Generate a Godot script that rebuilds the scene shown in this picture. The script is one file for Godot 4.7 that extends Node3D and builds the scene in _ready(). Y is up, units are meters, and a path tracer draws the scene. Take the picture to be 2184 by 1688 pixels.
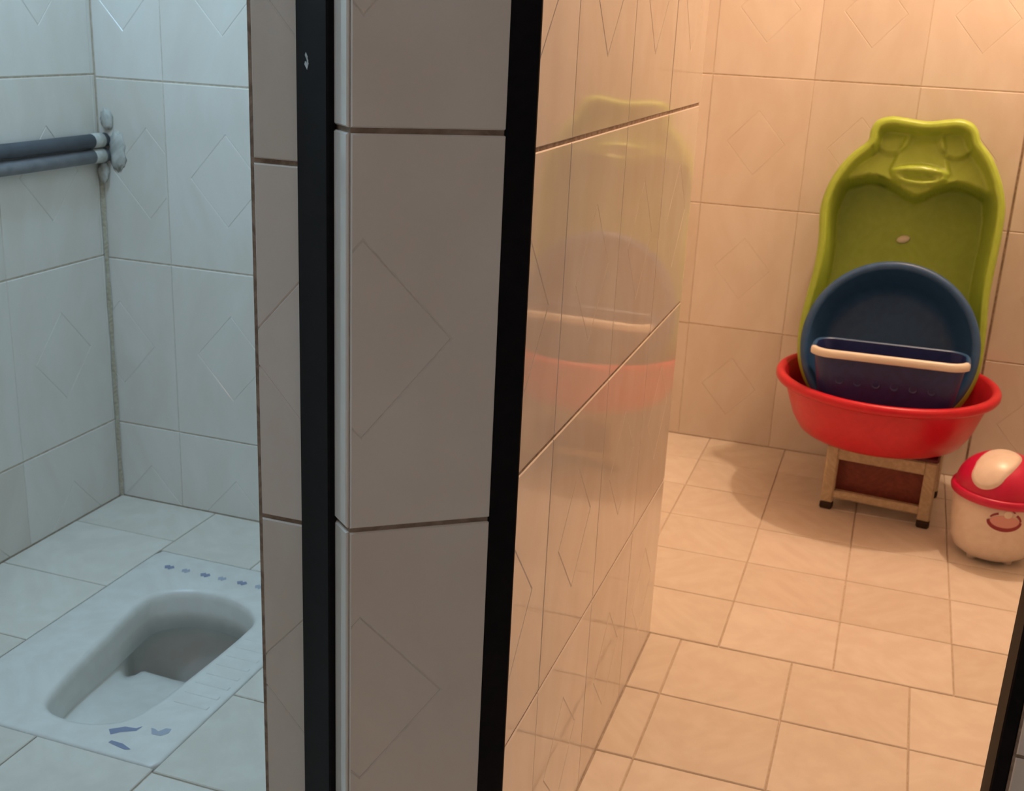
extends Node3D
# Units are metres. y = 0 is the bathroom floor, the eye stands at (0, EYE, 0) looking roughly along -z.

const EYE := 1.09

var mats := {}
var tile_cache := {}
var used := {}


func _ready() -> void:
	# ------------------------------------------------------------ camera, air, light
	var cam := Camera3D.new()
	cam.name = "camera"
	cam.position = Vector3(0, EYE, 0)
	cam.rotation = Vector3(-0.31690, 0.31679, 0.048705)
	cam.fov = 38.19
	cam.near = 0.02
	var optics := CameraAttributesPhysical.new()   # a small phone lens focused on the pier
	optics.frustum_focal_length = 50.56
	optics.frustum_focus_distance = 1.05
	optics.frustum_near = 0.02
	optics.frustum_far = 50.0
	optics.exposure_aperture = 22.0
	cam.attributes = optics
	cam.fov = 38.19
	cam.current = true
	add_child(cam)
	var env := Environment.new()
	env.background_mode = Environment.BG_COLOR
	env.background_color = Color(0.02, 0.02, 0.025)
	env.ambient_light_source = Environment.AMBIENT_SOURCE_DISABLED
	env.tonemap_mode = Environment.TONE_MAPPER_LINEAR
	env.tonemap_exposure = 1.0
	env.sdfgi_enabled = true
	env.ssao_enabled = true
	env.ssil_enabled = true
	var we := WorldEnvironment.new()
	we.name = "world_environment"
	we.environment = env
	add_child(we)
	make_materials()
	bathroom_bulb(Vector3(0.22, 2.04, -2.82), Color(1.0, 0.83, 0.69), 1.14)
	unseen_toilet_lamp(Vector3(-1.05, 1.95, -1.08), Color(0.68, 0.86, 1.0), 0.53)  # above the view; placed to give the toilet walls their cool light
	unseen_corridor_lamp(Vector3(-1.12, 2.36, -0.30), Color(0.72, 0.88, 1.0), 0.38, "unseen cool round lamp by the toilet doorway, placed to light the strip beside the pier")  # out of view, placed so its cool light reaches the strip
	unseen_corridor_lamp(Vector3(0.30, 2.36, 0.85), Color(1.0, 0.72, 0.62), 0.11, "unseen warm round lamp behind the viewer, placed to light the pier front")  # out of view, placed to light the slanted pier front warmly
	# ------------------------------------------------------------ setting
	shell()
	tiled_surfaces()
	doors()
	# ------------------------------------------------------------ things
	green_bathtub()
	red_basin()
	blue_basin()
	blue_tub()
	stool()
	waste_bin()
	squat_toilet()
	pipes()


# ================================================================= helpers
func numbered(n: String) -> String:
	if not used.has(n):
		used[n] = 0
		return n
	used[n] += 1
	return "%s_%03d" % [n, used[n]]


func thing(called: String, label: String, category: String, at := Vector3.ZERO, group := "") -> Node3D:
	var o := Node3D.new()
	o.name = numbered(called)
	o.position = at
	o.set_meta("label", label)
	o.set_meta("category", category)
	if group != "":
		o.set_meta("group", group)
	add_child(o)
	return o


func part(called: String, mesh: Mesh, mat: Material, parent: Node3D, at := Vector3.ZERO) -> MeshInstance3D:
	var o := MeshInstance3D.new()
	o.name = called
	o.mesh = mesh
	o.material_override = mat
	o.position = at
	o.cast_shadow = GeometryInstance3D.SHADOW_CASTING_SETTING_ON
	parent.add_child(o, true)
	return o


func structure(called: String, mesh: Mesh, mat: Material, label: String, category: String) -> MeshInstance3D:
	var o := part(called, mesh, mat, self)
	o.set_meta("kind", "structure")
	o.set_meta("label", label)
	o.set_meta("category", category)
	return o


func builder(smooth := true) -> SurfaceTool:
	var st := SurfaceTool.new()
	st.begin(Mesh.PRIMITIVE_TRIANGLES)
	st.set_smooth_group(0 if smooth else -1)
	return st


func done(st: SurfaceTool) -> ArrayMesh:
	st.generate_normals()
	return st.commit()


# a, b, c, d run counter-clockwise seen from outside
func tri(st: SurfaceTool, a: Vector3, b: Vector3, c: Vector3) -> void:
	if (b - a).cross(c - a).length_squared() < 1e-18:
		return
	st.add_vertex(a)
	st.add_vertex(c)
	st.add_vertex(b)


func quad(st: SurfaceTool, a: Vector3, b: Vector3, c: Vector3, d: Vector3) -> void:
	tri(st, a, b, c)
	tri(st, a, c, d)


# joins rings of equal point counts; closed rings run counter-clockwise seen from the side the surface faces when going inward
func loft(st: SurfaceTool, rings: Array, closed := true) -> void:
	for i in rings.size() - 1:
		var p: PackedVector3Array = rings[i]
		var q: PackedVector3Array = rings[i + 1]
		var n := p.size()
		for k in (n if closed else n - 1):
			var k2 := (k + 1) % n
			quad(st, p[k], p[k2], q[k2], q[k])


func cap(st: SurfaceTool, ring: PackedVector3Array, flip := false) -> void:
	var c := Vector3.ZERO
	for p in ring:
		c += p
	c /= ring.size()
	for k in ring.size():
		var k2 := (k + 1) % ring.size()
		if flip:
			tri(st, c, ring[k2], ring[k])
		else:
			tri(st, c, ring[k], ring[k2])


# profile: [radius, height]; going along it, the outside is to the right
func lathe(profile: Array, segs := 64) -> ArrayMesh:
	var st := builder()
	var rings := []
	for pr in profile:
		var r := PackedVector3Array()
		for k in segs:
			var t := TAU * k / segs
			r.append(Vector3(cos(t) * pr[0], pr[1], -sin(t) * pr[0]))
		rings.append(r)
	loft(st, rings)
	return done(st)


func bevel_box(st: SurfaceTool, c: Vector3, size: Vector3, b := 0.002, basis := Basis()) -> void:
	var h := size * 0.5
	b = min(b, min(h.x, min(h.y, h.z)) * 0.9)
	var f := func(x: float, y: float, z: float) -> Vector3: return c + basis * Vector3(x, y, z)
	var ax := [[0, 1, 2], [1, 2, 0], [2, 0, 1]]
	for a in ax:
		for s: float in [-1.0, 1.0]:
			var pts := []
			for e in [[-1, -1], [1, -1], [1, 1], [-1, 1]]:
				var v := Vector3.ZERO
				v[a[0]] = s * h[a[0]]
				v[a[1]] = e[0] * (h[a[1]] - b)
				v[a[2]] = e[1] * (h[a[2]] - b)
				pts.append(f.call(v.x, v.y, v.z))
			if s > 0:
				quad(st, pts[0], pts[1], pts[2], pts[3])
			else:
				quad(st, pts[3], pts[2], pts[1], pts[0])
	# edges
	for a in ax:
		for s1: float in [-1.0, 1.0]:
			for s2: float in [-1.0, 1.0]:
				var p := []
				for q in [[0, -1], [0, 1], [1, 1], [1, -1]]:
					var v := Vector3.ZERO
					v[a[2]] = q[1] * (h[a[2]] - b)
					if q[0] == 0:
						v[a[0]] = s1 * h[a[0]]
						v[a[1]] = s2 * (h[a[1]] - b)
					else:
						v[a[0]] = s1 * (h[a[0]] - b)
						v[a[1]] = s2 * h[a[1]]
					p.append(f.call(v.x, v.y, v.z))
				if s1 * s2 > 0:
					quad(st, p[3], p[2], p[1], p[0])
				else:
					quad(st, p[0], p[1], p[2], p[3])
	# corners
	for sx: float in [-1.0, 1.0]:
		for sy: float in [-1.0, 1.0]:
			for sz: float in [-1.0, 1.0]:
				var p1: Vector3 = f.call(sx * h.x, sy * (h.y - b), sz * (h.z - b))
				var p2: Vector3 = f.call(sx * (h.x - b), sy * h.y, sz * (h.z - b))
				var p3: Vector3 = f.call(sx * (h.x - b), sy * (h.y - b), sz * h.z)
				if sx * sy * sz > 0:
					tri(st, p1, p2, p3)
				else:
					tri(st, p1, p3, p2)


func box_mesh(size: Vector3, b := 0.002) -> ArrayMesh:
	var st := builder(false)
	bevel_box(st, Vector3.ZERO, size, b)
	return done(st)


# boxes given as [min, max] joined into one mesh, without bevels
func slab(list: Array) -> ArrayMesh:
	var st := builder(false)
	for e in list:
		bevel_box(st, (e[0] + e[1]) * 0.5, e[1] - e[0], 0.0004)
	return done(st)


# outline: Vector2(x, z); any direction
func prism(outline: PackedVector2Array, y0: float, y1: float) -> ArrayMesh:
	var st := builder(false)
	var pts := outline
	if Geometry2D.is_polygon_clockwise(pts):
		pts.reverse()
	var n := pts.size()
	for k in n:
		var a := pts[k]
		var b := pts[(k + 1) % n]
		quad(st, Vector3(b.x, y0, b.y), Vector3(a.x, y0, a.y), Vector3(a.x, y1, a.y), Vector3(b.x, y1, b.y))
	var t := Geometry2D.triangulate_polygon(pts)
	for i in range(0, t.size(), 3):
		var a := pts[t[i]]
		var b := pts[t[i + 1]]
		var c := pts[t[i + 2]]
		tri(st, Vector3(a.x, y1, a.y), Vector3(c.x, y1, c.y), Vector3(b.x, y1, b.y))
		tri(st, Vector3(a.x, y0, a.y), Vector3(b.x, y0, b.y), Vector3(c.x, y0, c.y))
	return done(st)


func tube(st: SurfaceTool, path: Array, r: float, segs := 16) -> void:
	var rings := []
	for i in path.size():
		var d: Vector3 = (path[min(i + 1, path.size() - 1)] - path[max(i - 1, 0)]).normalized()
		var up := Vector3.UP if abs(d.y) < 0.9 else Vector3.RIGHT
		var s := d.cross(up).normalized()
		var u := s.cross(d).normalized()
		var ring := PackedVector3Array()
		for k in segs:
			var t := TAU * k / segs
			ring.append(path[i] + (s * cos(t) + u * sin(t)) * r)
		rings.append(ring)
	loft(st, rings)
	cap(st, rings[0], true)
	cap(st, rings[-1])


func catmull(pts: Array, each: int) -> PackedVector2Array:
	var out := PackedVector2Array()
	var n := pts.size()
	for i in n:
		var a: Vector2 = pts[(i - 1 + n) % n]
		var b: Vector2 = pts[i]
		var c: Vector2 = pts[(i + 1) % n]
		var d: Vector2 = pts[(i + 2) % n]
		for k in each:
			out.append(b.cubic_interpolate(c, a, d, float(k) / each))
	return out


# ================================================================= materials
func plain(c: Color, rough := 0.5, metal := 0.0) -> StandardMaterial3D:
	var m := StandardMaterial3D.new()
	m.albedo_color = c
	m.roughness = rough
	m.metallic = metal
	return m


func rgb8(r: int, g: int, b: int) -> Color:
	return Color(r / 255.0, g / 255.0, b / 255.0)


# two noises layered between two colours; nothing in it follows light or place
func mottled(a: Color, b: Color, freq: float, seed_: int, stretch := Vector2.ONE, size := 256, grain := 0.15) -> ImageTexture:
	var n1 := FastNoiseLite.new()
	n1.seed = seed_
	n1.noise_type = FastNoiseLite.TYPE_SIMPLEX
	n1.frequency = freq
	n1.fractal_octaves = 4
	var n2 := FastNoiseLite.new()
	n2.seed = seed_ + 7
	n2.frequency = 0.35
	var im := Image.create(size, size, false, Image.FORMAT_RGB8)
	for y in size:
		for x in size:
			# torus walk keeps the edges seamless
			var ax := TAU * x / size
			var ay := TAU * y / size
			var rr := size / TAU
			var v := n1.get_noise_3d(cos(ax) * rr * stretch.x + sin(ay) * rr * stretch.y, sin(ax) * rr * stretch.x, cos(ay) * rr * stretch.y)
			var t := clampf(0.5 + v * 1.1 + n2.get_noise_2d(x, y) * grain, 0.0, 1.0)
			im.set_pixel(x, y, a.lerp(b, t))
	return ImageTexture.create_from_image(im)


func mapped(tex: Texture2D, scale: float, rough: float) -> StandardMaterial3D:
	var m := StandardMaterial3D.new()
	m.albedo_texture = tex
	m.uv1_triplanar = true
	m.uv1_world_triplanar = true
	m.uv1_scale = Vector3.ONE * scale
	m.roughness = rough
	return m


func make_materials() -> void:
	var cream := mottled(rgb8(236, 229, 220), rgb8(231, 222, 211), 0.016, 3, Vector2(1.5, 0.7))
	for i in 3:
		var m := mapped(cream, 1.7 + 0.23 * i, 0.05)
		m.albedo_color = [Color(1, 1, 1), Color(0.985, 0.98, 0.975), Color(0.97, 0.965, 0.955)][i]
		mats["tile%d" % i] = m
	var floor_tex := mottled(rgb8(236, 228, 216), rgb8(229, 219, 206), 0.03, 21)
	for i in 3:
		var m := mapped(floor_tex, 2.1 + 0.2 * i, 0.32)
		m.albedo_color = [Color(1, 1, 1), Color(0.98, 0.975, 0.97), Color(0.965, 0.96, 0.95)][i]
		mats["floor%d" % i] = m
	mats.grout = mapped(mottled(rgb8(222, 207, 188), rgb8(202, 184, 162), 0.05, 31), 6.0, 0.9)
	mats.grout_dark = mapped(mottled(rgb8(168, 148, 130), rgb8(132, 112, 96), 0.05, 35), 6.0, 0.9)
	mats.plaster = mapped(mottled(rgb8(226, 222, 214), rgb8(210, 205, 196), 0.03, 41), 1.0, 0.85)
	mats.mortar = mapped(mottled(rgb8(208, 204, 195), rgb8(176, 172, 163), 0.03, 45, Vector2.ONE, 256, 0.04), 6.0, 0.95)
	mats.seal = mapped(mottled(rgb8(206, 197, 178), rgb8(166, 152, 126), 0.07, 49), 7.0, 0.8)
	mats.black_paint = mapped(mottled(rgb8(22, 18, 20), rgb8(15, 12, 14), 0.06, 51), 4.0, 0.6)
	mats.panel = mapped(mottled(rgb8(138, 66, 54), rgb8(122, 54, 44), 0.05, 87), 5.0, 0.55)
	mats.black_paint.metallic_specular = 0.25
	mats.chip = plain(rgb8(190, 188, 184), 0.7)
	mats.lime = mapped(mottled(rgb8(168, 194, 76), rgb8(160, 186, 68), 0.03, 61), 5.0, 0.3)
	mats.red = mapped(mottled(rgb8(218, 32, 54), rgb8(208, 26, 48), 0.03, 65), 5.0, 0.34)
	mats.blue = mapped(mottled(rgb8(56, 96, 146), rgb8(50, 88, 136), 0.03, 69), 5.0, 0.36)
	mats.navy = mapped(mottled(rgb8(40, 52, 112), rgb8(34, 46, 102), 0.03, 73), 5.0, 0.36)
	mats.white_plastic = plain(rgb8(236, 228, 216), 0.35)
	mats.bin_cream = mapped(mottled(rgb8(242, 227, 214), rgb8(234, 217, 203), 0.03, 77), 5.0, 0.3)
	mats.pink = mapped(mottled(rgb8(216, 36, 84), rgb8(208, 30, 76), 0.03, 81), 5.0, 0.32)
	mats.emblem_dark = plain(rgb8(150, 44, 56), 0.5)
	mats.emblem_pink = plain(rgb8(226, 164, 158), 0.5)
	mats.stool_cream = mapped(mottled(rgb8(206, 188, 158), rgb8(184, 164, 134), 0.05, 85), 5.0, 0.5)
	mats.maroon = mapped(mottled(rgb8(96, 26, 44), rgb8(78, 18, 34), 0.05, 89), 5.0, 0.5)
	mats.rubber = plain(rgb8(52, 34, 24), 0.8)
	mats.ceramic = mapped(mottled(rgb8(234, 230, 222), rgb8(228, 222, 213), 0.03, 93), 3.0, 0.30)
	mats.print_blue = plain(rgb8(142, 148, 172), 0.4)
	mats.print_blue_light = plain(rgb8(176, 180, 192), 0.4)
	mats.pipe_dark = mapped(mottled(rgb8(84, 87, 94), rgb8(72, 75, 82), 0.03, 97, Vector2.ONE, 256, 0.02), 4.0, 0.5)
	mats.pipe_grey = mapped(mottled(rgb8(134, 133, 136), rgb8(116, 116, 121), 0.03, 99, Vector2.ONE, 256, 0.02), 4.0, 0.5)


# ================================================================= lamps
func omni(parent: Node3D, at: Vector3, c: Color, e: float, size: float) -> void:
	var l := OmniLight3D.new()
	l.name = "light"
	l.position = at
	l.light_color = c
	l.light_energy = e
	l.light_size = size
	l.omni_range = 12.0
	l.omni_attenuation = 2.0
	l.shadow_enabled = true
	parent.add_child(l)


func glow(c: Color, e: float) -> StandardMaterial3D:
	var m := plain(c, 0.4)
	m.emission_enabled = true
	m.emission = c
	m.emission_energy_multiplier = e
	return m


func bathroom_bulb(at: Vector3, c: Color, e: float) -> void:
	var t := thing("light_bulb", "warm bare bulb hanging on a cord over the bathroom", "lamp", at)
	var st := builder()
	tube(st, [Vector3(0, 0.13, 0), Vector3(0, 2.4 - at.y, 0)], 0.003, 8)
	part("cord", done(st), plain(rgb8(40, 36, 34), 0.7), t)
	part("socket", lathe([[0.0, 0.075], [0.017, 0.075], [0.018, 0.11], [0.012, 0.13], [0.0, 0.132]], 24), plain(rgb8(50, 44, 40), 0.5), t)
	part("bulb", lathe([[0.0, -0.036], [0.018, -0.031], [0.031, -0.018], [0.036, 0.0], [0.032, 0.018], [0.022, 0.04], [0.015, 0.06], [0.014, 0.076]], 24), glow(c, 6.0), t)
	omni(t, Vector3.ZERO, c, e, 0.036)


func unseen_toilet_lamp(at: Vector3, c: Color, e: float) -> void:
	var t := thing("unseen_ceiling_lamp", "unseen cool globe lamp, placed to light the squat toilet room", "lamp", at)
	var st := builder()
	tube(st, [Vector3(0, 0.11, 0), Vector3(0, 2.4 - at.y, 0)], 0.004, 8)
	part("cord", done(st), plain(rgb8(60, 60, 62), 0.7), t)
	part("base", lathe([[0.0, 0.08], [0.06, 0.08], [0.06, 0.11], [0.0, 0.115]], 32), plain(rgb8(230, 230, 230), 0.5), t)
	part("globe", lathe([[0.0, -0.09], [0.045, -0.08], [0.08, -0.045], [0.092, 0.0], [0.08, 0.05], [0.055, 0.09]], 32), glow(c, 3.0), t)
	omni(t, Vector3.ZERO, c, e, 0.09)


func unseen_corridor_lamp(at: Vector3, c: Color, e: float, label: String) -> void:
	var t := thing("unseen_ceiling_lamp", label, "lamp", at)
	part("base", lathe([[0.0, 0.0], [0.1, 0.0], [0.1, 0.04], [0.0, 0.04]], 32), plain(rgb8(220, 220, 218), 0.5), t)
	part("globe", lathe([[0.0, -0.1], [0.05, -0.092], [0.085, -0.06], [0.095, -0.02], [0.09, 0.0]], 32), glow(c, 0.8), t)
	omni(t, Vector3(0, -0.03, 0), c, e, 0.09)


# ================================================================= shell
func shell() -> void:
	var H := 2.4
	var b := func(x0: float, x1: float, y0: float, y1: float, z0: float, z1: float) -> Array: return [Vector3(x0, y0, z0), Vector3(x1, y1, z1)]
	structure("ceiling", slab([b.call(-1.6, 0.9, H, H + 0.12, -3.25, 1.5)]), mats.plaster, "plain white ceiling over both small rooms", "ceiling")
	# floor beds: the tiles lie on them
	var fl := structure("floor", slab([
		b.call(-1.6, 0.9, -0.2, -0.0032, -3.25, -1.78),
		b.call(-0.53, 0.9, -0.2, -0.0032, -1.78, -0.86),
		b.call(-1.6, 0.9, -0.2, -0.0032, -0.86, 1.5)]), mats.grout, "cream square floor tiles of the warm lit bathroom", "floor")
	mats.floor_node = fl
	var tf := structure("floor_raised", slab([
		b.call(-1.6, -0.53, -0.2, -0.1, -1.78, -0.86),
		b.call(-1.42, -1.189, -0.1, 0.1368, -1.80, -0.86),
		b.call(-0.811, -0.50, -0.1, 0.1368, -1.80, -0.86),
		b.call(-1.189, -0.811, -0.1, 0.1368, -1.80, -1.604),
		b.call(-1.189, -0.811, -0.1, 0.1368, -1.056, -0.86)]), mats.grout, "raised pale tiled floor around the squat toilet", "floor")
	mats.toilet_floor_node = tf
	mats.wall_back = structure("wall_back", slab([b.call(-1.6, 0.8, -0.1, H, -3.2, -3.052)]), mats.grout, "cream diamond-patterned tile wall behind the green baby bathtub", "wall")
	mats.wall_left = structure("wall_left", slab([b.call(-1.6, -1.407, -0.1, H, -3.1, -0.7)]), mats.grout, "grey lit tile wall with two pipes beside the squat toilet", "wall")
	mats.wall_toilet = structure("wall_toilet_back", slab([b.call(-1.5, -0.34, -0.1, H, -1.915, -1.782)]), mats.grout, "cool lit diamond tile wall behind the squat toilet", "wall")
	mats.wall_pier = structure("wall_pier", prism(PackedVector2Array([
		Vector2(-0.528, -0.864), Vector2(-0.475, -0.864), Vector2(-0.398, -0.7925), Vector2(-0.2975, -0.866),
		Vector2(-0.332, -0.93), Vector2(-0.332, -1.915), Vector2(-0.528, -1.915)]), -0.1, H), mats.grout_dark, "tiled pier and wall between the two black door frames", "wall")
	mats.wall_right = structure("wall_right", slab([b.call(0.622, 0.8, -0.1, H, -3.1, -1.2)]), mats.grout, "right tile wall of the bathroom past the waste bin", "wall")
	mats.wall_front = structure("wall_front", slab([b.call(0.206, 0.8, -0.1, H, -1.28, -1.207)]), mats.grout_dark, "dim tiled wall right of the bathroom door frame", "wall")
	structure("wall_passage_right", slab([b.call(0.75, 0.9, -0.1, H, -1.25, 1.5)]), mats.plaster, "plain passage wall on the right hand", "wall")
	structure("wall_passage_back", slab([b.call(-1.6, 0.9, -0.1, H, 1.35, 1.5)]), mats.plaster, "plain passage wall behind the viewer", "wall")
	structure("wall_passage_left", slab([
		b.call(-1.6, -1.45, -0.1, H, -0.75, 1.4),
		b.call(-1.55, -1.25, -0.1, H, -0.86, -0.74),
		b.call(-1.30, -0.53, 2.02, H, -0.86, -0.74)]), mats.plaster, "plain passage wall around the toilet doorway", "wall")
	# wall over the bathroom door, running slantwise
	var st := builder(false)
	var a := Vector3(-0.30, 0, -0.89)
	var c := Vector3(0.25, 0, -1.25)
	var dir := (c - a).normalized()
	bevel_box(st, (a + c) * 0.5 + Vector3(0, 2.21, 0), Vector3((c - a).length() + 0.02, 0.38, 0.06), 0.001, Basis(dir, Vector3.UP, dir.cross(Vector3.UP)))
	structure("wall_over_door", done(st), mats.plaster, "wall strip above the bathroom door opening", "wall")


# ------------------------------------------------------------ tiles
func clip_half(poly: Array, axis: int, lim: float, keep_less: bool) -> Array:
	var out := []
	var n := poly.size()
	for i in n:
		var p: Vector3 = poly[i]
		var q: Vector3 = poly[(i + 1) % n]
		var ip := (p[axis] <= lim) if keep_less else (p[axis] >= lim)
		var iq := (q[axis] <= lim) if keep_less else (q[axis] >= lim)
		if ip:
			out.append(p)
		if ip != iq:
			out.append(p.lerp(q, (lim - p[axis]) / (q[axis] - p[axis])))
	return out


# one tile, or the piece [u0, u1] x [v0, v1] cut from it; its face stands at z = thick above the bed, with a pressed diamond line
func tile_mesh(fw: float, fh: float, u0: float, v0: float, u1: float, v1: float, thick: float, diamond: bool) -> ArrayMesh:
	var key := "%.4f %.4f %.4f %.4f %.4f %.4f %s" % [fw, fh, u0, v0, u1, v1, thick if diamond else -thick]
	if tile_cache.has(key):
		return tile_cache[key]
	var st := builder(false)
	var b := 0.0012
	var mid := Vector3((u0 + u1) * 0.5, (v0 + v1) * 0.5, 0)
	var polys := []
	if diamond:
		var c := Vector3(fw * 0.5, fh * 0.5, 0)
		var g := 0.0018
		var ring := func(o: float, z: float) -> Array:
			var a := 0.0735 + o
			var h := 0.082 + o
			return [c + Vector3(a, 0, z), c + Vector3(0, h, z), c + Vector3(-a, 0, z), c + Vector3(0, -h, z)]
		var r0: Array = ring.call(g, thick)
		var r1: Array = ring.call(0.0, thick - minf(0.0010, thick * 0.7))
		var r2: Array = ring.call(-g, thick)
		var m := [Vector3(fw, fh * 0.5, thick), Vector3(fw * 0.5, fh, thick), Vector3(0, fh * 0.5, thick), Vector3(fw * 0.5, 0, thick)]
		var cr := [Vector3(fw, fh, thick), Vector3(0, fh, thick), Vector3(0, 0, thick), Vector3(fw, 0, thick)]
		for i in 4:
			var j := (i + 1) % 4
			polys.append([r0[i], m[i], cr[i], m[j], r0[j]])
			polys.append([r1[i], r0[i], r0[j], r1[j]])
			polys.append([r2[i], r1[i], r1[j], r2[j]])
		polys.append(r2)
	else:
		polys.append([Vector3(u0, v0, thick), Vector3(u1, v0, thick), Vector3(u1, v1, thick), Vector3(u0, v1, thick)])
	for p in polys:
		var q := clip_half(p, 0, u0 + b, false)
		q = clip_half(q, 0, u1 - b, true)
		q = clip_half(q, 1, v0 + b, false)
		q = clip_half(q, 1, v1 - b, true)
		for i in range(1, q.size() - 1):
			tri(st, q[0] - mid, q[i] - mid, q[i + 1] - mid)
	var inner := [Vector3(u0 + b, v0 + b, thick), Vector3(u1 - b, v0 + b, thick), Vector3(u1 - b, v1 - b, thick), Vector3(u0 + b, v1 - b, thick)]
	var edge := [Vector3(u0, v0, thick - b), Vector3(u1, v0, thick - b), Vector3(u1, v1, thick - b), Vector3(u0, v1, thick - b)]
	for i in 4:
		var j := (i + 1) % 4
		quad(st, edge[i] - mid, edge[j] - mid, inner[j] - mid, inner[i] - mid)
		var lo_i: Vector3 = Vector3(edge[i].x, edge[i].y, -0.002)
		var lo_j: Vector3 = Vector3(edge[j].x, edge[j].y, -0.002)
		quad(st, lo_i - mid, lo_j - mid, edge[j] - mid, edge[i] - mid)
	var mesh := done(st)
	tile_cache[key] = mesh
	return mesh


# fills U x V from origin along u and v with tiles; ju, jv are where one joint of each direction lies
func tile_field(parent: Node3D, kind: String, origin: Vector3, u: Vector3, v: Vector3, U: float, V: float, tw: float, th: float, ju: float, jv: float, gu: float, gv: float, seed_: int, diamond := true, thick := 0.0014) -> void:
	var rng := RandomNumberGenerator.new()
	rng.seed = seed_
	var n := u.cross(v)
	var i0 := int(floor((0.0 - ju) / tw)) - 1
	var j0 := int(floor((0.0 - jv) / th)) - 1
	for j in range(j0, j0 + int(V / th) + 4):
		for i in range(i0, i0 + int(U / tw) + 4):
			var fu := ju + i * tw + gu * 0.5
			var fv := jv + j * th + gv * 0.5
			var a := maxf(fu, 0.0005)
			var b := minf(fu + tw - gu, U - 0.0005)
			var c := maxf(fv, 0.0005)
			var d := minf(fv + th - gv, V - 0.0005)
			if b - a < 0.006 or d - c < 0.006:
				continue
			var mesh := tile_mesh(tw - gu, th - gv, snappedf(a - fu, 0.0001), snappedf(c - fv, 0.0001), snappedf(b - fu, 0.0001), snappedf(d - fv, 0.0001), thick, diamond)
			var o := part("tile", mesh, mats["%s%d" % [kind, rng.randi() % 3]], parent)
			var wob := rng.randf_range(-0.0003, 0.0004)
			o.transform = Transform3D(Basis(u, v, n), origin + u * (a + b) * 0.5 + v * (c + d) * 0.5 + n * wob)


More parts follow.
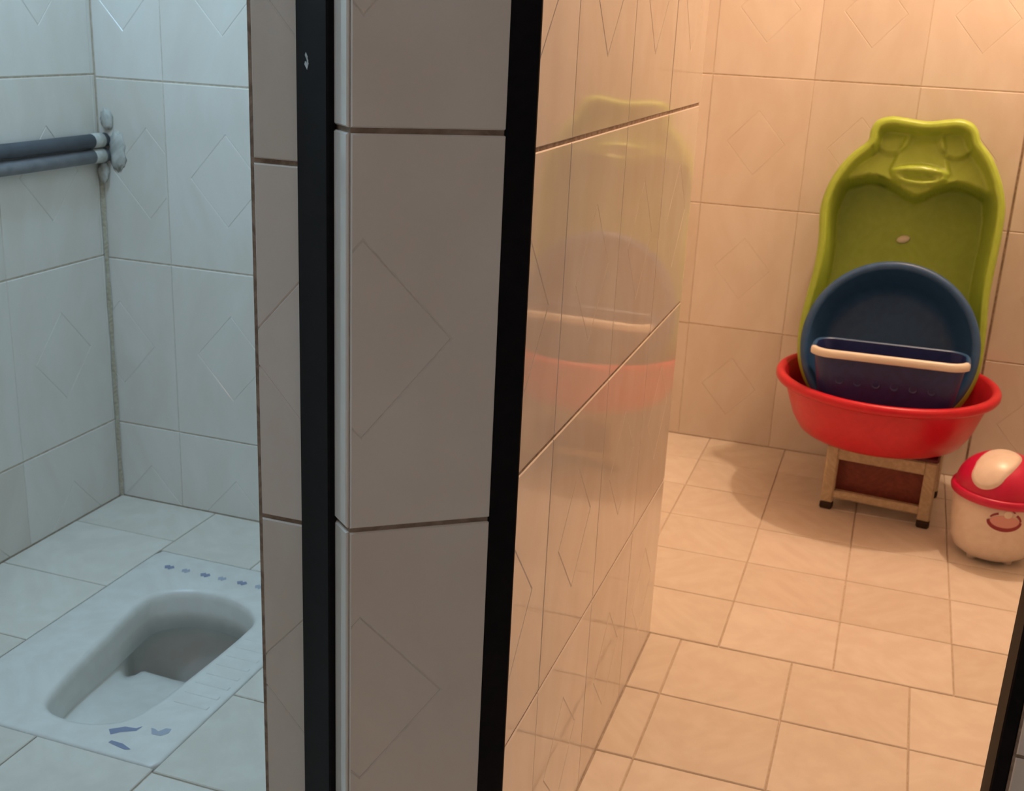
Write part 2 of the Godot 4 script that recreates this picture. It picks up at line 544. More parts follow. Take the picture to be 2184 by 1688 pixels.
func tiled_surfaces() -> void:
	var X := Vector3.RIGHT
	var Y := Vector3.UP
	var Z := Vector3.BACK
	var W := 0.254
	var T := 0.33
	var H := 2.39
	# bathroom back wall: two fields with a wide dirty joint between them
	tile_field(mats.wall_back, "tile", Vector3(-1.405, 0, -3.052), X, Y, 1.665, H, W, T, -0.2455 + 1.405, 0.323, 0.0007, 0.0026, 1)
	tile_field(mats.wall_back, "tile", Vector3(0.2645, 0, -3.052), X, Y, 0.357, H, W, T, 0.0, 0.323, 0.0007, 0.0026, 2)
	var st := builder(false)
	bevel_box(st, Vector3(0.2622, H * 0.5, -3.0518), Vector3(0.0046, H, 0.002), 0.0003)
	part("joint_strip", done(st), mats.grout_dark, mats.wall_back).set_meta("label", "wide brown vertical joint")
	# long side of the wall beside the bathroom door
	tile_field(mats.wall_pier, "tile", Vector3(-0.332, 0, -0.93), -Z, Y, 0.985, H, 0.25, T, 0.987, 0.3145, 0.0008, 0.0042, 3)
	# slanted pier front, pier edge, strip behind the left frame
	var d1 := Vector3(0.1005, 0, -0.074).normalized()
	tile_field(mats.wall_pier, "tile", Vector3(-0.398, 0, -0.792), d1, Y, 0.1235, H, 0.25, T, -0.115, 0.346, 0.003, 0.0042, 4, true, 0.002)
	var d2 := Vector3(0.079, 0, 0.068).normalized()
	tile_field(mats.wall_pier, "tile", Vector3(-0.477, 0, -0.860), d2, Y, 0.1035, H, 0.25, T, -0.146, 0.346, 0.002, 0.0042, 5, false, 0.002)
	tile_field(mats.wall_pier, "tile", Vector3(-0.5245, 0, -0.864), X, Y, 0.0495, H, 0.25, T, -0.0655, 0.307, 0.002, 0.0042, 6, true, 0.002)
	tile_field(mats.wall_pier, "tile", Vector3(-0.528, 0.14, -1.78), Z, Y, 0.915, 2.25, 0.25, T, 0.1, 0.16, 0.0012, 0.003, 7)
	# squat toilet room
	for row in 7:
		var y0: float = [0.14, 0.298, 0.628, 0.958, 1.288, 1.618, 1.948][row]
		var y1: float = [0.298, 0.628, 0.958, 1.288, 1.618, 1.948, 2.278][row]
		var cut: float = [-0.05, -0.102, -0.022, -0.06, -0.03, -0.09, -0.04][row]
		tile_field(mats.wall_toilet, "tile", Vector3(-1.405, y0, -1.782), X, Y, 0.1425, y1 - y0, 0.25, T, cut, (y1 - y0) - T, 0.0007, 0.0026, 10 + row)
	tile_field(mats.wall_toilet, "tile", Vector3(-1.2625, 0.14, -1.782), X, Y, 0.735, 2.25, 0.25, T, 0.0, 0.158, 0.0007, 0.0026, 20)
	tile_field(mats.wall_left, "tile", Vector3(-1.407, 0.14, -0.86), -Z, Y, 0.92, 2.25, 0.25, T, 0.660, 0.163, 0.0007, 0.0028, 21)
	# rest of the bathroom
	tile_field(mats.wall_toilet, "tile", Vector3(-0.332, 0, -1.915), -X, Y, 1.07, H, W, T, 0.0, 0.32, 0.0014, 0.003, 22)
	tile_field(mats.wall_left, "tile", Vector3(-1.407, 0, -1.917), -Z, Y, 1.13, H, W, T, 0.1, 0.32, 0.0014, 0.003, 23)
	tile_field(mats.wall_right, "tile", Vector3(0.622, 0, -3.05), Z, Y, 1.77, H, W, T, 0.0, 0.32, 0.0014, 0.003, 24)
	tile_field(mats.wall_front, "tile", Vector3(0.208, 0, -1.207), X, Y, 0.54, H, 0.25, T, 0.12, 0.346, 0.002, 0.0042, 25)
	# floors
	tile_field(mats.floor_node, "floor", Vector3(-1.405, -0.0032, -1.917), X, -Z, 2.025, 1.132, 0.2072, 0.1905, -0.2 + 1.405, 0.0, 0.0022, 0.0026, 30, false, 0.0032)
	tile_field(mats.floor_node, "floor", Vector3(-0.33, -0.0032, -0.60), X, -Z, 0.95, 1.316, 0.205, 0.198, 0.06, 1.316, 0.0024, 0.0028, 31, false, 0.0032)
	var ty := 0.1368
	tile_field(mats.toilet_floor_node, "floor", Vector3(-1.405, ty, -0.86), X, -Z, 0.2185, 0.92, 0.2185, 0.194, 0.0, 0.2, 0.0022, 0.0026, 32, false, 0.0032)
	tile_field(mats.toilet_floor_node, "floor", Vector3(-0.8132, ty, -0.86), X, -Z, 0.283, 0.92, 0.2, 0.194, 0.0, 0.387, 0.0022, 0.0026, 33, false, 0.0032)
	tile_field(mats.toilet_floor_node, "floor", Vector3(-1.186, ty, -0.86), X, -Z, 0.372, 0.2, 0.186, 0.2, 0.0, 0.0, 0.0022, 0.0026, 34, false, 0.0032)
	tile_field(mats.toilet_floor_node, "floor", Vector3(-1.186, ty, -1.600), X, -Z, 0.372, 0.18, 0.186, 0.18, 0.0, 0.0, 0.0022, 0.0026, 35, false, 0.0032)


# ================================================================= doors
func doors() -> void:
	var d1 := Node3D.new()
	d1.name = "door_1"
	d1.position = Vector3(-0.44, 0, -0.83)
	d1.set_meta("kind", "structure")
	d1.set_meta("label", "black painted door frame post of the squat toilet doorway")
	d1.set_meta("category", "door frame")
	add_child(d1)
	var a := Vector3(-0.477, 0, -0.860)
	var e := Vector3(0.079, 0, 0.068).normalized()
	var n := Vector3(-e.z, 0, e.x)
	var bs := Basis(e, Vector3.UP, n)
	var st := builder(false)
	bevel_box(st, a + e * 0.0445 + n * 0.004 + Vector3(0, 1.01, 0) - d1.position, Vector3(0.067, 2.02, 0.008), 0.0015, bs)
	part("post", done(st), mats.black_paint, d1)
	# flecks of bare metal
	st = builder(false)
	var at := a + e * 0.036 + n * 0.0082
	for s in [[0.0, 0.0035, 0.0055, 0.0030, -0.7], [0.0022, 0.0010, 0.0045, 0.0022, -0.9], [-0.0005, -0.0035, 0.0068, 0.0032, -0.6], [0.0025, -0.0017, 0.004, 0.0024, -0.5]]:
		var rot := Basis(n, s[4]) * bs
		bevel_box(st, at + e * s[0] + Vector3(0, EYE - 0.0375 + s[1], 0) - d1.position, Vector3(s[2], s[3], 0.0004), 0.0001, rot)
	part("paint_chip", done(st), mats.chip, d1).set_meta("label", "small white chip in the black paint")
	st = builder(false)
	bevel_box(st, Vector3(-0.86, 1.99, -0.80) - d1.position, Vector3(0.78, 0.06, 0.03), 0.002)
	part("head", done(st), mats.black_paint, d1)
	st = builder(false)
	bevel_box(st, Vector3(-1.235, 1.01, -0.80) - d1.position, Vector3(0.03, 2.02, 0.10), 0.002)
	part("post", done(st), mats.black_paint, d1)

	var d2 := Node3D.new()
	d2.name = "door_2"
	d2.position = Vector3(-0.05, 0, -1.05)
	d2.set_meta("kind", "structure")
	d2.set_meta("label", "black door frame of the warm lit bathroom, one post either side")
	d2.set_meta("category", "door frame")
	add_child(d2)
	var p := Vector3(0.1005, 0, -0.074).normalized()
	var q := Vector3(-p.z, 0, p.x)
	st = builder(false)
	bevel_box(st, Vector3(-0.296, 0, -0.868) + p * 0.0075 - q * 0.025 + Vector3(0, 1.01, 0) - d2.position, Vector3(0.0265, 2.02, 0.056), 0.0015, Basis(p, Vector3.UP, q))
	part("post", done(st), mats.black_paint, d2)
	st = builder(false)
	bevel_box(st, Vector3(0.1985, 1.01, -1.2425) - d2.position, Vector3(0.017, 2.02, 0.065), 0.002)
	part("post", done(st), mats.black_paint, d2)
	var c0 := Vector3(-0.29, 1.99, -0.89)
	var c1 := Vector3(0.20, 1.99, -1.22)
	var dd := (c1 - c0).normalized()
	st = builder(false)
	bevel_box(st, (c0 + c1) * 0.5 - d2.position, Vector3((c1 - c0).length(), 0.06, 0.04), 0.002, Basis(dd, Vector3.UP, dd.cross(Vector3.UP)))
	part("head", done(st), mats.black_paint, d2)


# ================================================================= green baby bathtub
func bump(d: float, r: float, soft: float) -> float:
	return 1.0 - smoothstep(r - soft, r + soft, d)


func tub_depth(u: float, v: float, dist: float) -> float:
	# how far the skin lies under the rim plane
	var wave := 0.180 + 0.014 * cos((u - 0.03) * TAU / 0.20 + PI) - 0.010 * exp(-pow((u - 0.035) / 0.03, 2.0))
	var head := smoothstep(wave - 0.007, wave + 0.005, v)
	var deep := lerpf(0.150, 0.120, clampf((-v) / 0.3, 0.0, 1.0))
	var shelf := 0.030 + 0.030 * clampf((v - 0.17) / 0.13, 0.0, 1.0)  # it slopes like a pillow
	# pressed shapes of the headrest
	var c := u - 0.035
	shelf -= 0.016 * bump(Vector2(absf(c) - 0.073, v - 0.294).length(), 0.042, 0.004)
	var sn := absf(c) - (0.040 + 0.030 * clampf((0.30 - v) / 0.09, 0.0, 1.0))
	shelf -= 0.010 * (1.0 - smoothstep(-0.004, 0.004, sn)) * smoothstep(0.205, 0.215, v)
	var lens := Vector2(c / 0.068, (v - 0.204) / 0.026).length()
	shelf -= 0.016 * (1.0 - smoothstep(0.75, 1.05, lens))
	var dip := Vector2(c / 0.044, (v - 0.200) / 0.010).length()
	shelf += 0.010 * (1.0 - smoothstep(0.6, 1.1, dip))
	var full := lerpf(deep, shelf, head)
	var rimw := 0.013
	var slope := lerpf(0.022, 0.016, head)
	var t := clampf((dist - rimw) / slope, 0.0, 1.0)
	t = t * t * (3.0 - 2.0 * t)
	var lip := 0.004 * pow(clampf(1.0 - dist / 0.006, 0.0, 1.0), 2.0)
	return full * t + lip


func green_bathtub() -> void:
	var tilt := deg_to_rad(12.4)
	var t := thing("baby_bathtub", "lime green baby bathtub leaning upright against the back wall", "bathtub", Vector3(0, EYE - 0.5, -2.855))
	t.rotation.x = -tilt
	var pts := [Vector2(-0.069, 0.324), Vector2(-0.043, 0.331), Vector2(-0.012, 0.329), Vector2(0.035, 0.325), Vector2(0.080, 0.332), Vector2(0.108, 0.335), Vector2(0.134, 0.327), Vector2(0.150, 0.308), Vector2(0.158, 0.287), Vector2(0.186, 0.255), Vector2(0.213, 0.205), Vector2(0.231, 0.147), Vector2(0.234, 0.083), Vector2(0.231, 0.006), Vector2(0.229, -0.071), Vector2(0.234, -0.140), Vector2(0.236, -0.213), Vector2(0.228, -0.270), Vector2(0.205, -0.325), Vector2(0.165, -0.368), Vector2(0.105, -0.392), Vector2(0.030, -0.398), Vector2(-0.045, -0.392), Vector2(-0.105, -0.368), Vector2(-0.150, -0.325), Vector2(-0.176, -0.275), Vector2(-0.186, -0.225), Vector2(-0.187, -0.170), Vector2(-0.181, -0.108), Vector2(-0.173, -0.038), Vector2(-0.172, 0.03), Vector2(-0.178, 0.098), Vector2(-0.171, 0.149), Vector2(-0.151, 0.199), Vector2(-0.122, 0.24), Vector2(-0.092, 0.270), Vector2(-0.089, 0.294), Vector2(-0.082, 0.313)]
	pts.reverse()
	var outline := catmull(pts, 6)
	var n := outline.size()
	var c := Vector2(0.03, -0.02)
	var coarse := PackedVector2Array()
	for k in range(0, n, 3):
		coarse.append(outline[k])
	var radial := [1.0, 0.994, 0.988, 0.98, 0.97, 0.96, 0.95, 0.94, 0.93, 0.92, 0.91, 0.90, 0.885, 0.87, 0.855, 0.84, 0.825, 0.81, 0.795, 0.78, 0.765, 0.75, 0.735, 0.72, 0.705, 0.69, 0.675, 0.66, 0.645, 0.63, 0.615, 0.60, 0.585, 0.57, 0.555, 0.54, 0.525, 0.51, 0.495, 0.48, 0.46, 0.43, 0.38, 0.3, 0.2, 0.1, 0.0]
	var front := []
	var back := []
	for r: float in radial:
		var ring := PackedVector3Array()
		var ring2 := PackedVector3Array()
		for k in n:
			var o := outline[k]
			var p := c + (o - c) * r
			var dist := 9.0
			if r > 0.999:
				dist = 0.0
			elif r > 0.5:
				for q in coarse.size():
					dist = minf(dist, p.distance_to(Geometry2D.get_closest_point_to_segment(p, coarse[q], coarse[(q + 1) % coarse.size()])))
			var w := tub_depth(p.x, p.y, dist)
			ring.append(Vector3(p.x, p.y, -w))
			ring2.append(Vector3(p.x, p.y, -w - 0.0035))
		front.append(ring)
		back.append(ring2)
	var st := builder()
	loft(st, front)
	part("shell", done(st), mats.lime, t)
	# rolled edge and the outer skin behind
	st = builder()
	var lip := []
	for s in [[1.0, -0.004], [1.012, -0.008], [1.014, -0.016], [1.008, -0.022], [1.0, -0.020]]:
		var ring := PackedVector3Array()
		for k in n:
			var p: Vector2 = c + (outline[k] - c) * s[0]
			ring.append(Vector3(p.x, p.y, s[1]))
		lip.append(ring)
	lip.reverse()
	loft(st, lip)
	part("rolled_rim", done(st), mats.lime, t)
	st = builder()
	back.reverse()
	loft(st, back)
	part("underside", done(st), mats.lime, t)
	# white plug lying on the floor of the tub
	st = builder()
	var rings := []
	for pr in [[0.0, 0.008], [0.008, 0.007], [0.0125, 0.004], [0.0135, 0.0]]:
		var ring := PackedVector3Array()
		for k in 20:
			var an := -TAU * k / 20
			ring.append(Vector3(cos(an) * pr[0] * 1.2, sin(an) * pr[0] * 0.7, pr[1]))
		rings.append(ring)
	loft(st, rings)
	var pl := part("plug", done(st), mats.white_plastic, t, Vector3(0.022, 0.058, -0.149))
	pl.rotation.z = 0.3
	pl.set_meta("label", "small white plug")


# ================================================================= basins
func red_basin() -> void:
	var at := Vector3(0.032, EYE - 0.913, -2.783)
	var t := thing("wash_basin", "round red plastic basin standing on the small stool", "basin", at)
	t.rotation = Vector3(0.0, 0.0, deg_to_rad(0.6))
	part("bowl", lathe([[0.0, 0.006], [0.165, 0.006], [0.186, 0.012], [0.205, 0.04], [0.226, 0.10], [0.237, 0.137], [0.241, 0.1415]], 96), mats.red, t).scale = Vector3.ONE
	part("outer_wall", lathe([[0.239, 0.136], [0.231, 0.10], [0.210, 0.038], [0.192, 0.008], [0.182, 0.001], [0.170, 0.0], [0.166, 0.003], [0.0, 0.003]], 96), mats.red, t)
	part("rolled_rim", lathe([[0.238, 0.1385], [0.2415, 0.1425], [0.248, 0.1445], [0.255, 0.142], [0.2585, 0.136], [0.2585, 0.127], [0.2555, 0.1225], [0.2525, 0.126], [0.250, 0.132], [0.239, 0.134]], 96), mats.red, t)


func blue_basin() -> void:
	var t := thing("wash_basin", "round blue basin propped upright inside the green bathtub", "basin", Vector3(0.024, EYE - 0.688, -2.742))
	# the mouth of the basin looks along +y of the mesh: tip it towards the door
	t.rotation = Vector3(deg_to_rad(90.0 - 15.0), 0, 0)
	part("bowl", lathe([[0.0, -0.098], [0.12, -0.098], [0.140, -0.092], [0.156, -0.07], [0.176, -0.02], [0.183, 0.001]], 80), mats.blue, t)
	part("outer_wall", lathe([[0.186, -0.004], [0.180, -0.02], [0.160, -0.072], [0.144, -0.096], [0.12, -0.102], [0.0, -0.102]], 80), mats.blue, t)
	part("rolled_rim", lathe([[0.1815, -0.002], [0.184, 0.003], [0.190, 0.005], [0.197, 0.004], [0.2015, -0.002], [0.201, -0.009], [0.197, -0.012], [0.193, -0.009], [0.185, -0.008]], 80), mats.blue, t)


func round_rect(hx: float, hz: float, rad: float, y: float, off: Vector3, per := 8) -> PackedVector3Array:
	var out := PackedVector3Array()
	for q in 4:
		var cx: float = [1, -1, -1, 1][q] * (hx - rad)
		var cz: float = [-1, -1, 1, 1][q] * (hz - rad)
		for k in per + 1:
			var t := PI * 0.5 * (q + float(k) / per)
			out.append(off + Vector3(cx + cos(t) * rad, y, cz - sin(t) * rad))
	return out


func blue_tub() -> void:
	var t := thing("plastic_tray", "dark blue oblong tub with white front rim, in front of the blue basin", "tub", Vector3(0.032, EYE - 0.893, -2.655))
	t.rotation = Vector3(0, deg_to_rad(-1.5), deg_to_rad(1.0))
	var H := 0.215
	# sections: height, half width, half depth, corner radius, z shift
	var sec := [[0.0, 0.118, 0.030, 0.026, -0.012], [0.008, 0.124, 0.036, 0.03, -0.010], [0.06, 0.138, 0.046, 0.032, -0.005], [0.14, 0.155, 0.058, 0.036, -0.012], [H - 0.004, 0.166, 0.064, 0.04, -0.014]]
	var st := builder()
	var rings := []
	for s in sec:
		rings.append(round_rect(s[1], s[2], s[3], s[0], Vector3(0, 0, s[4])))
	var outer: Array = rings.duplicate()
	cap(st, outer[0], true)
	loft(st, outer)
	part("outer_wall", done(st), mats.navy, t)
	st = builder()
	var inner := []
	for s in sec:
		inner.append(round_rect(s[1] - 0.003, s[2] - 0.003, s[3] - 0.002, s[0] + 0.003, Vector3(0, 0, s[4])))
	inner.reverse()
	loft(st, inner)
	cap(st, inner[-1])
	part("inside", done(st), mats.navy, t)
	# rim: a small roll all round
	st = builder()
	rings = []
	for s in [[-0.003, H - 0.004], [0.0, H + 0.001], [0.004, H + 0.001], [0.0075, H - 0.003], [0.0075, H - 0.009], [0.003, H - 0.011]]:
		rings.append(round_rect(0.166 + s[0], 0.064 + s[0], 0.04 + s[0], s[1], Vector3(0, 0, -0.014)))
	rings.reverse()
	loft(st, rings)
	part("rim", done(st), mats.blue, t)
	# white strip clipped over the front of the rim
	st = builder()
	var strip := []
	for s in [[0.003, H - 0.014], [0.0095, H - 0.013], [0.0105, H - 0.006], [0.0095, H + 0.001], [0.005, H + 0.0045], [-0.001, H + 0.004]]:
		var full := round_rect(0.166 + s[0], 0.064 + s[0], 0.04 + s[0], s[1], Vector3(0, 0, -0.014))
		var arc := PackedVector3Array()
		for k in range(20, 34):
			arc.append(full[k])
		strip.append(arc)
	loft(st, strip, false)
	part("front_rim", done(st), mats.white_plastic, t).set_meta("label", "white rim strip")
	# six pressed dimples along the front
	for i in 6:
		st = builder()
		var ring := []
		for pr in [[0.0, -0.003], [0.005, -0.0024], [0.008, 0.0], [0.0095, 0.0012], [0.0105, 0.0]]:
			var rr := PackedVector3Array()
			for k in 14:
				var an := -TAU * k / 14
				rr.append(Vector3(cos(an) * pr[0], sin(an) * pr[0] * 0.9, pr[1]))
			ring.append(rr)
		loft(st, ring)
		var hy := 0.148
		var o := part("dimple", done(st), mats.navy, t, Vector3(-0.1 + 0.04 * i, hy, 0.0475))
		o.rotation.x = -0.08


# ================================================================= stool
func stool() -> void:
	var t := thing("stool", "low cream stool with maroon seat under the red basin", "stool", Vector3(0.058, 0, -2.78))
	t.rotation.y = deg_to_rad(-5.5)
	var hw := 0.112
	var hd := 0.105
	var st := builder(false)
	bevel_box(st, Vector3(0, 0.170, 0), Vector3(0.252, 0.012, 0.236), 0.004)
	part("seat", done(st), mats.maroon, t)
	for sx: float in [-1.0, 1.0]:
		for sz: float in [-1.0, 1.0]:
			st = builder(false)
			bevel_box(st, Vector3(sx * hw, 0.090, sz * hd), Vector3(0.029, 0.148, 0.022), 0.004)
			var leg := part("leg", done(st), mats.stool_cream, t)
			st = builder(false)
			bevel_box(st, Vector3(sx * hw, 0.009, sz * hd), Vector3(0.030, 0.018, 0.028), 0.004)
			part("foot", done(st), mats.rubber, leg)
	for sz: float in [-1.0, 1.0]:
		st = builder(false)
		bevel_box(st, Vector3(0, 0.147, sz * hd), Vector3(0.20, 0.034, 0.020), 0.004)
		part("top_rail", done(st), mats.stool_cream, t)
		st = builder(false)
		bevel_box(st, Vector3(0, 0.040, sz * hd), Vector3(0.20, 0.020, 0.020), 0.004)
		part("stretcher", done(st), mats.stool_cream, t)
	st = builder(false)
	bevel_box(st, Vector3(0, 0.092, hd - 0.030), Vector3(0.21, 0.130, 0.008), 0.001)  # dark red-brown sheet filling the opening behind the front legs
	part("dark_front_panel", done(st), mats.panel, t)
	st = builder(false)
	bevel_box(st, Vector3(0, 0.092, -hd), Vector3(0.20, 0.088, 0.008), 0.001)  # same dark red-brown sheet between the back legs
	part("dark_back_panel", done(st), mats.panel, t)
	for sx: float in [-1.0, 1.0]:
		st = builder(false)
		bevel_box(st, Vector3(sx * hw, 0.150, 0), Vector3(0.020, 0.028, 0.188), 0.004)
		part("side_rail", done(st), mats.stool_cream, t)
		st = builder(false)
		bevel_box(st, Vector3(sx * hw, 0.040, 0), Vector3(0.020, 0.020, 0.188), 0.004)
		part("side_stretcher", done(st), mats.stool_cream, t)


# ================================================================= waste bin
const BIN := [[0.0, 0.010], [0.048, 0.008], [0.064, 0.010], [0.078, 0.020], [0.086, 0.038], [0.091, 0.07], [0.0945, 0.11], [0.0965, 0.148]]


func bin_radius(y: float) -> float:
	for i in range(1, BIN.size()):
		if y <= BIN[i][1]:
			return lerpf(BIN[i - 1][0], BIN[i][0], clampf((y - BIN[i - 1][1]) / maxf(BIN[i][1] - BIN[i - 1][1], 1e-5), 0.0, 1.0))
	return BIN[-1][0]


# flat print on the round body; poly in metres round the girth and up
func bin_print(poly: Array, lift := 0.0005) -> ArrayMesh:
	var st := builder(false)
	var pts := PackedVector2Array(poly)
	var t := Geometry2D.triangulate_polygon(pts)
	var f := func(p: Vector2) -> Vector3:
		var r := bin_radius(p.y) + lift
		var a := p.x / 0.095
		return Vector3(sin(a) * r, p.y, cos(a) * r)
	for i in range(0, t.size(), 3):
		var work := [[pts[t[i]], pts[t[i + 1]], pts[t[i + 2]]]]
		while not work.is_empty():
			var w: Array = work.pop_back()
			var big := 0
			for k in 3:
				if w[k].distance_to(w[(k + 1) % 3]) > w[big].distance_to(w[(big + 1) % 3]):
					big = k
			var p0: Vector2 = w[big]
			var p1: Vector2 = w[(big + 1) % 3]
			var p2: Vector2 = w[(big + 2) % 3]
			if p0.distance_to(p1) > 0.007:
				var mid := (p0 + p1) * 0.5
				work.append([p0, mid, p2])
				work.append([mid, p1, p2])
			else:
				tri(st, f.call(p0), f.call(p1), f.call(p2))
	return done(st)


func ellipse_pts(c: Vector2, rx: float, ry: float, a0: float, a1: float, n: int) -> Array:
	var out := []
	for k in n + 1:
		var a := lerpf(a0, a1, float(k) / n)
		out.append(c + Vector2(cos(a) * rx, sin(a) * ry))
	return out


func waste_bin() -> void:
	var t := thing("waste_bin", "small cream waste bin with pink lid and cream swing flap", "waste bin", Vector3(0.302, 0, -2.572))
	t.rotation.y = deg_to_rad(-2.0)
	var prof: Array = BIN.duplicate()
	prof.append([0.093, 0.150])
	prof.reverse()
	part("body", lathe(prof, 72), mats.bin_cream, t)
	for k in 4:
		var an := TAU * (k + 0.5) / 4
		part("foot", lathe([[0.0, 0.014], [0.011, 0.014], [0.010, 0.001], [0.008, 0.0], [0.0, 0.0]], 16), mats.bin_cream, t, Vector3(cos(an) * 0.052, 0, sin(an) * 0.052))
	# lid: ring, dome
	part("lid_ring", lathe([[0.094, 0.165], [0.099, 0.166], [0.103, 0.163], [0.1045, 0.156], [0.103, 0.149], [0.099, 0.146], [0.095, 0.147]], 72), mats.pink, t)
	var dome := []
	for i in 15:
		var a := PI * 0.5 * (1.0 - i / 14.0)
		dome.append([cos(a) * 0.096, 0.160 + pow(sin(a), 0.9) * 0.082])
	part("lid", lathe(dome, 72), mats.pink, t)
	# the cream flap follows the dome, a tear shape running from the front left over the crown
	var st := builder()
	var fwd := Vector3(-0.38, 0.60, 0.70).normalized()
	var along := (Vector3(0.35, 0.95, -0.65) - fwd * fwd.dot(Vector3(0.35, 0.95, -0.65))).normalized()
	var side := fwd.cross(along).normalized()
	var rings := []
	for i in 11:
		var rr := 1.0 - i / 10.0
		var ring := PackedVector3Array()
		for k in 48:
			var a := -TAU * k / 48
			var l := sin(a)
			var w := cos(a) * (0.40 + 0.60 * maxf(l, 0.0))
			var d := (fwd + along * (l * (2.2 if l > 0.0 else 0.46)) * rr + side * w * rr).normalized()
			var el := asin(clampf(d.y, 0.0, 1.0))
			var az := atan2(d.z, d.x)
			var lift := 0.0005 + 0.0035 * smoothstep(1.0, 0.8, rr)
			var rad := cos(el) * (0.096 + lift)
			ring.append(Vector3(cos(az) * rad, 0.160 + pow(sin(el), 0.9) * (0.082 + lift), sin(az) * rad))
		rings.append(ring)
	loft(st, rings)
	part("swing_flap", done(st), mats.bin_cream, t).set_meta("label", "glossy cream swing flap")
	# emblem: an oval dish with a small figure over it
	var c := Vector2(0.012, 0.116)
	var dish := ellipse_pts(c, 0.036, 0.021, PI * 0.97, TAU + 0.1, 28)
	var inner := ellipse_pts(c + Vector2(0, 0.003), 0.030, 0.015, PI * 0.97, TAU + 0.1, 28)
	inner.reverse()
	var em := part("emblem", bin_print(ellipse_pts(c, 0.031, 0.0165, 0.0, TAU * 0.999, 40), 0.0005), mats.emblem_pink, t)
	em.set_meta("label", "maroon oval emblem printed on the front")
	part("emblem_line", bin_print(dish + inner, 0.0009), mats.emblem_dark, em)
	var up1 := ellipse_pts(c + Vector2(0, 0.002), 0.035, 0.026, 0.12, 0.85, 10)
	var up2 := ellipse_pts(c + Vector2(0, 0.001), 0.031, 0.021, 0.12, 0.85, 10)
	up2.reverse()
	part("emblem_line", bin_print(up1 + up2, 0.0009), mats.emblem_dark, em)
	up1 = ellipse_pts(c + Vector2(0, 0.002), 0.034, 0.023, 2.05, 2.75, 10)
	up2 = ellipse_pts(c + Vector2(0, 0.001), 0.031, 0.019, 2.05, 2.75, 10)
	up2.reverse()
	part("emblem_line", bin_print(up1 + up2, 0.0009), mats.emblem_dark, em)
	part("emblem_line", bin_print([c + Vector2(0.008, 0.034), c + Vector2(0.006, 0.033), c + Vector2(0.016, 0.024), c + Vector2(0.019, 0.026)], 0.0009), mats.emblem_dark, em)
	part("emblem_dot", bin_print(ellipse_pts(c + Vector2(0.004, 0.020), 0.0085, 0.0085, 0.0, TAU * 0.999, 20), 0.0011), mats.bin_cream, em)


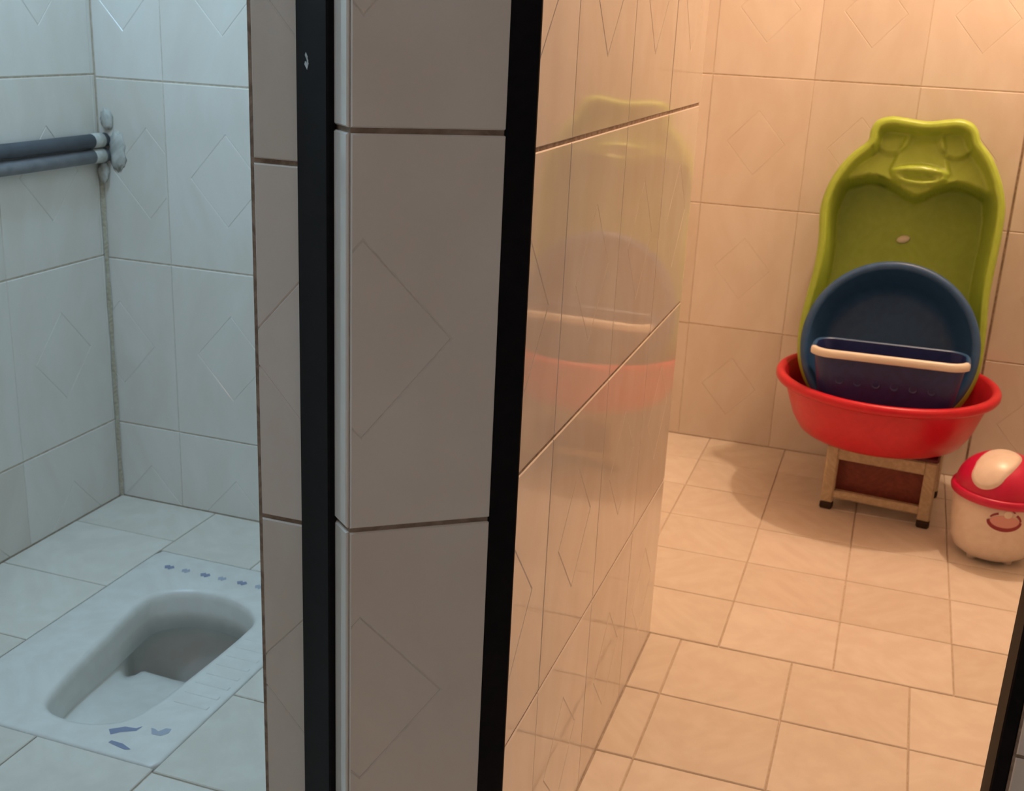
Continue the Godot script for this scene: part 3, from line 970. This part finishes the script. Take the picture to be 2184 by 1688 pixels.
# ================================================================= squat toilet
func squat_toilet() -> void:
	var o := Vector3(-1.0, 0.14, -1.33)
	var t := thing("squat_toilet", "white ceramic squat toilet pan set flush in the raised tile floor", "toilet", o)
	# bowl mouth, as metres from the origin: x, z
	var mouth := [Vector2(-0.046, 0.192), Vector2(-0.063, 0.126), Vector2(-0.080, 0.023), Vector2(-0.095, -0.069), Vector2(-0.093, -0.120), Vector2(-0.055, -0.155), Vector2(-0.003, -0.166), Vector2(0.055, -0.155), Vector2(0.100, -0.118), Vector2(0.108, -0.061), Vector2(0.104, 0.061), Vector2(0.098, 0.142), Vector2(0.088, 0.186), Vector2(0.060, 0.212), Vector2(0.020, 0.222), Vector2(-0.022, 0.216)]
	var m := catmull(mouth, 6)
	var n := m.size()
	var c := Vector2(0.005, 0.02)
	var hx := 0.1862
	var z0 := -0.2695
	var z1 := 0.2695
	var rings := []
	var at := func(fn: Callable) -> PackedVector3Array:
		var r := PackedVector3Array()
		for k in n:
			r.append(fn.call(k))
		return r
	var rect := func(k: int, inset: float) -> Vector2:
		var d := (m[k] - c).normalized()
		var sx := ((hx - inset) * signf(d.x) - c.x) / d.x if absf(d.x) > 1e-5 else 1e9
		var sz := (((z1 - inset) if d.y > 0.0 else (z0 + inset)) - c.y) / d.y if absf(d.y) > 1e-5 else 1e9
		return c + d * minf(sx, sz)
	var off := func(k: int, s: float) -> Vector2:
		var tan := (m[(k + 1) % n] - m[(k - 1 + n) % n]).normalized()
		var nor := Vector2(tan.y, -tan.x)
		if nor.dot(m[k] - c) < 0.0:
			nor = -nor
		return m[k] + nor * s
	var v3 := func(p: Vector2, y: float) -> Vector3: return Vector3(p.x, y, p.y)
	for e in [[0.0, -0.03], [0.0, -0.0022], [0.002, 0.0002], [0.006, 0.0012]]:
		rings.append(at.call(func(k: int) -> Vector3: return v3.call(rect.call(k, e[0]), e[1])))
	for e in [[0.020, 0.0015], [0.010, 0.0015], [0.004, 0.0005], [0.0, -0.005], [-0.002, -0.014], [-0.004, -0.035]]:
		rings.append(at.call(func(k: int) -> Vector3: return v3.call(off.call(k, e[0]), e[1])))
	# from the foot of the side wall the bowl widens under it at the back, then falls to the trough
	var rear := func(k: int) -> float: return smoothstep(0.20, -0.06, m[k].y)
	var hole := func(k: int) -> float: return smoothstep(0.02, -0.14, m[k].y)
	rings.append(at.call(func(k: int) -> Vector3: return v3.call(off.call(k, -0.006), lerpf(-0.044, -0.066, rear.call(k)))))
	rings.append(at.call(func(k: int) -> Vector3: return v3.call(off.call(k, lerpf(-0.004, 0.034, hole.call(k))), lerpf(-0.052, -0.070, rear.call(k)))))
	rings.append(at.call(func(k: int) -> Vector3: return v3.call(off.call(k, lerpf(-0.012, 0.034, hole.call(k))), lerpf(-0.060, -0.080, rear.call(k)) - 0.11 * hole.call(k))))
	for s: float in [0.92, 0.82, 0.72, 0.62, 0.52, 0.42, 0.32, 0.22, 0.1, 0.0]:
		rings.append(at.call(func(k: int) -> Vector3:
			var p: Vector2 = c.lerp(off.call(k, -0.02), s)
			var y := lerpf(-0.060, -0.092, smoothstep(0.16, -0.05, p.y)) - 0.11 * smoothstep(-0.03, -0.16, p.y)
			return v3.call(p, y - 0.004 * (1.0 - s))))
	var st := builder()
	var groups := [rings.slice(0, 10), rings.slice(9, 12), rings.slice(11, rings.size())]
	for g in 3:
		st.set_smooth_group(g)
		var some: Array = groups[g]
		some.reverse()
		loft(st, some)
	part("pan", done(st), mats.ceramic, t)
	# foot treads: shallow ribs beside the bowl
	for sx: float in [1.0]:
		for i in 8:
			st = builder(false)
			bevel_box(st, Vector3(sx * 0.145 + 0.003, 0.0009, -0.06 + 0.027 * i), Vector3(0.056, 0.003, 0.010), 0.0014)
			part("tread_rib", done(st), mats.ceramic, t)
	# blue printed marks along the back edge
	var x := -0.130
	for i in 8:
		var big := i % 2 == 0
		st = builder(false)
		var w := 0.0105 if big else 0.0085
		var poly := [Vector2(-w, 0.002), Vector2(-w * 0.3, 0.008), Vector2(0.0, 0.004), Vector2(w * 0.4, 0.008), Vector2(w, 0.001), Vector2(w * 0.35, -0.008), Vector2(0, -0.004), Vector2(-w * 0.4, -0.007)]
		flat_print(st, poly, Vector3(x, 0.0017, -0.216), 0.0)
		var p := part("printed_mark", done(st), mats.print_blue if big else mats.print_blue_light, t)
		p.set_meta("label", "small blue printed mark")
		x += 0.034 if big else 0.0395
	# printed sign at the front right corner
	st = builder(false)
	flat_print(st, [Vector2(-0.026, 0.006), Vector2(-0.006, 0.013), Vector2(0.010, 0.010), Vector2(0.018, 0.015), Vector2(0.012, 0.004), Vector2(-0.008, 0.000), Vector2(-0.020, -0.006)], Vector3(0.106, 0.0017, 0.220), 0.35)
	part("printed_sign", done(st), mats.print_blue, t).set_meta("label", "blue printed sign")
	st = builder(false)
	flat_print(st, [Vector2(-0.018, 0.008), Vector2(0.000, 0.004), Vector2(0.016, -0.006), Vector2(0.008, -0.008), Vector2(-0.010, -0.001), Vector2(-0.020, 0.003)], Vector3(0.118, 0.0017, 0.247), 0.2)
	part("printed_sign", done(st), mats.print_blue, t)
	st = builder(false)
	flat_print(st, [Vector2(-0.014, 0.008), Vector2(-0.008, 0.006), Vector2(-0.002, 0.001), Vector2(0.006, 0.009), Vector2(0.014, 0.008), Vector2(0.013, -0.002), Vector2(0.004, -0.009), Vector2(-0.009, -0.006)], Vector3(0.146, 0.0017, 0.202), 0.3)
	part("printed_sign", done(st), mats.print_blue_light, t)


func flat_print(st: SurfaceTool, poly: Array, at: Vector3, turn: float) -> void:
	var pts := PackedVector2Array(poly)
	var b := Basis(Vector3.UP, turn)
	var ids := Geometry2D.triangulate_polygon(pts)
	for i in range(0, ids.size(), 3):
		var q := []
		for k in 3:
			var p: Vector2 = pts[ids[i + k]]
			q.append(at + b * Vector3(p.x, 0, -p.y))
		if (q[1] - q[0]).cross(q[2] - q[0]).y > 0.0:
			tri(st, q[0], q[1], q[2])
		else:
			tri(st, q[0], q[2], q[1])


# ================================================================= pipes
func pipes() -> void:
	var rng := RandomNumberGenerator.new()
	rng.seed = 5
	var specs := [[EYE - 0.2415, 0.0125, "pipe_dark", "upper of two grey water pipes along the left wall"], [EYE - 0.2690, 0.0125, "pipe_grey", "lower of two grey water pipes along the left wall"]]
	for s in specs:
		var at := Vector3(-1.405 + 0.0145, s[0], -1.30)
		var t := thing("water_pipe", s[3], "pipe", at, "pipes in the squat toilet room")
		var st := builder()
		tube(st, [Vector3(0, 0.006, 0.44), Vector3(0, 0.003, 0.1), Vector3(0, 0, -0.25), Vector3(0, 0, -0.478)], s[1], 20)
		part("tube", done(st), mats[s[2]], t)
		st = builder()
		tube(st, [Vector3(0, 0, -0.440), Vector3(0.001, 0, -0.466)], s[1] + 0.0009, 20)
		part("collar", done(st), mats.mortar, t)
	# lumps of mortar where the pipes enter the corner, and the dirty sealed corner under them
	var n := FastNoiseLite.new()
	n.seed = 12
	n.frequency = 30.0
	for e in [[Vector3(-1.383, EYE - 0.205, -1.778), Vector3(0.013, 0.018, 0.006)], [Vector3(-1.366, EYE - 0.262, -1.780), Vector3(0.018, 0.036, 0.005)], [Vector3(-1.392, EYE - 0.300, -1.772), Vector3(0.010, 0.018, 0.008)]]:
		var st := builder()
		var rings := []
		for i in 11:
			var a := PI * i / 10.0
			var ring := PackedVector3Array()
			for k in 20:
				var b := -TAU * k / 20
				var d := Vector3(sin(a) * cos(b), cos(a), sin(a) * sin(b))
				var r := 1.0 + 0.45 * n.get_noise_3dv(d * 0.06 + e[0])
				ring.append(e[0] + d * e[1] * r)
			rings.append(ring)
		loft(st, rings)
		part("mortar_patch", done(st), mats.mortar, mats.wall_toilet).set_meta("label", "rough grey mortar around the pipe ends")
	var st2 := builder()
	var rows := []
	for i in 40:
		var y := 0.139 + (EYE - 0.28 - 0.139) * i / 39.0
		var w := 0.0055 + 0.0025 * n.get_noise_1d(y * 0.4) + 0.002 * n.get_noise_1d(y * 2.0 + 9.0)
		var r := PackedVector3Array()
		r.append(Vector3(-1.4045, y, -1.7795 + w))
		r.append(Vector3(-1.4045 + w * 0.45, y, -1.7795 + w * 0.45))
		r.append(Vector3(-1.4045 + w, y, -1.7795))
		rows.append(r)
	loft(st2, rows, false)
	part("corner_seal", done(st2), mats.seal, mats.wall_toilet).set_meta("label", "brown stained corner joint")
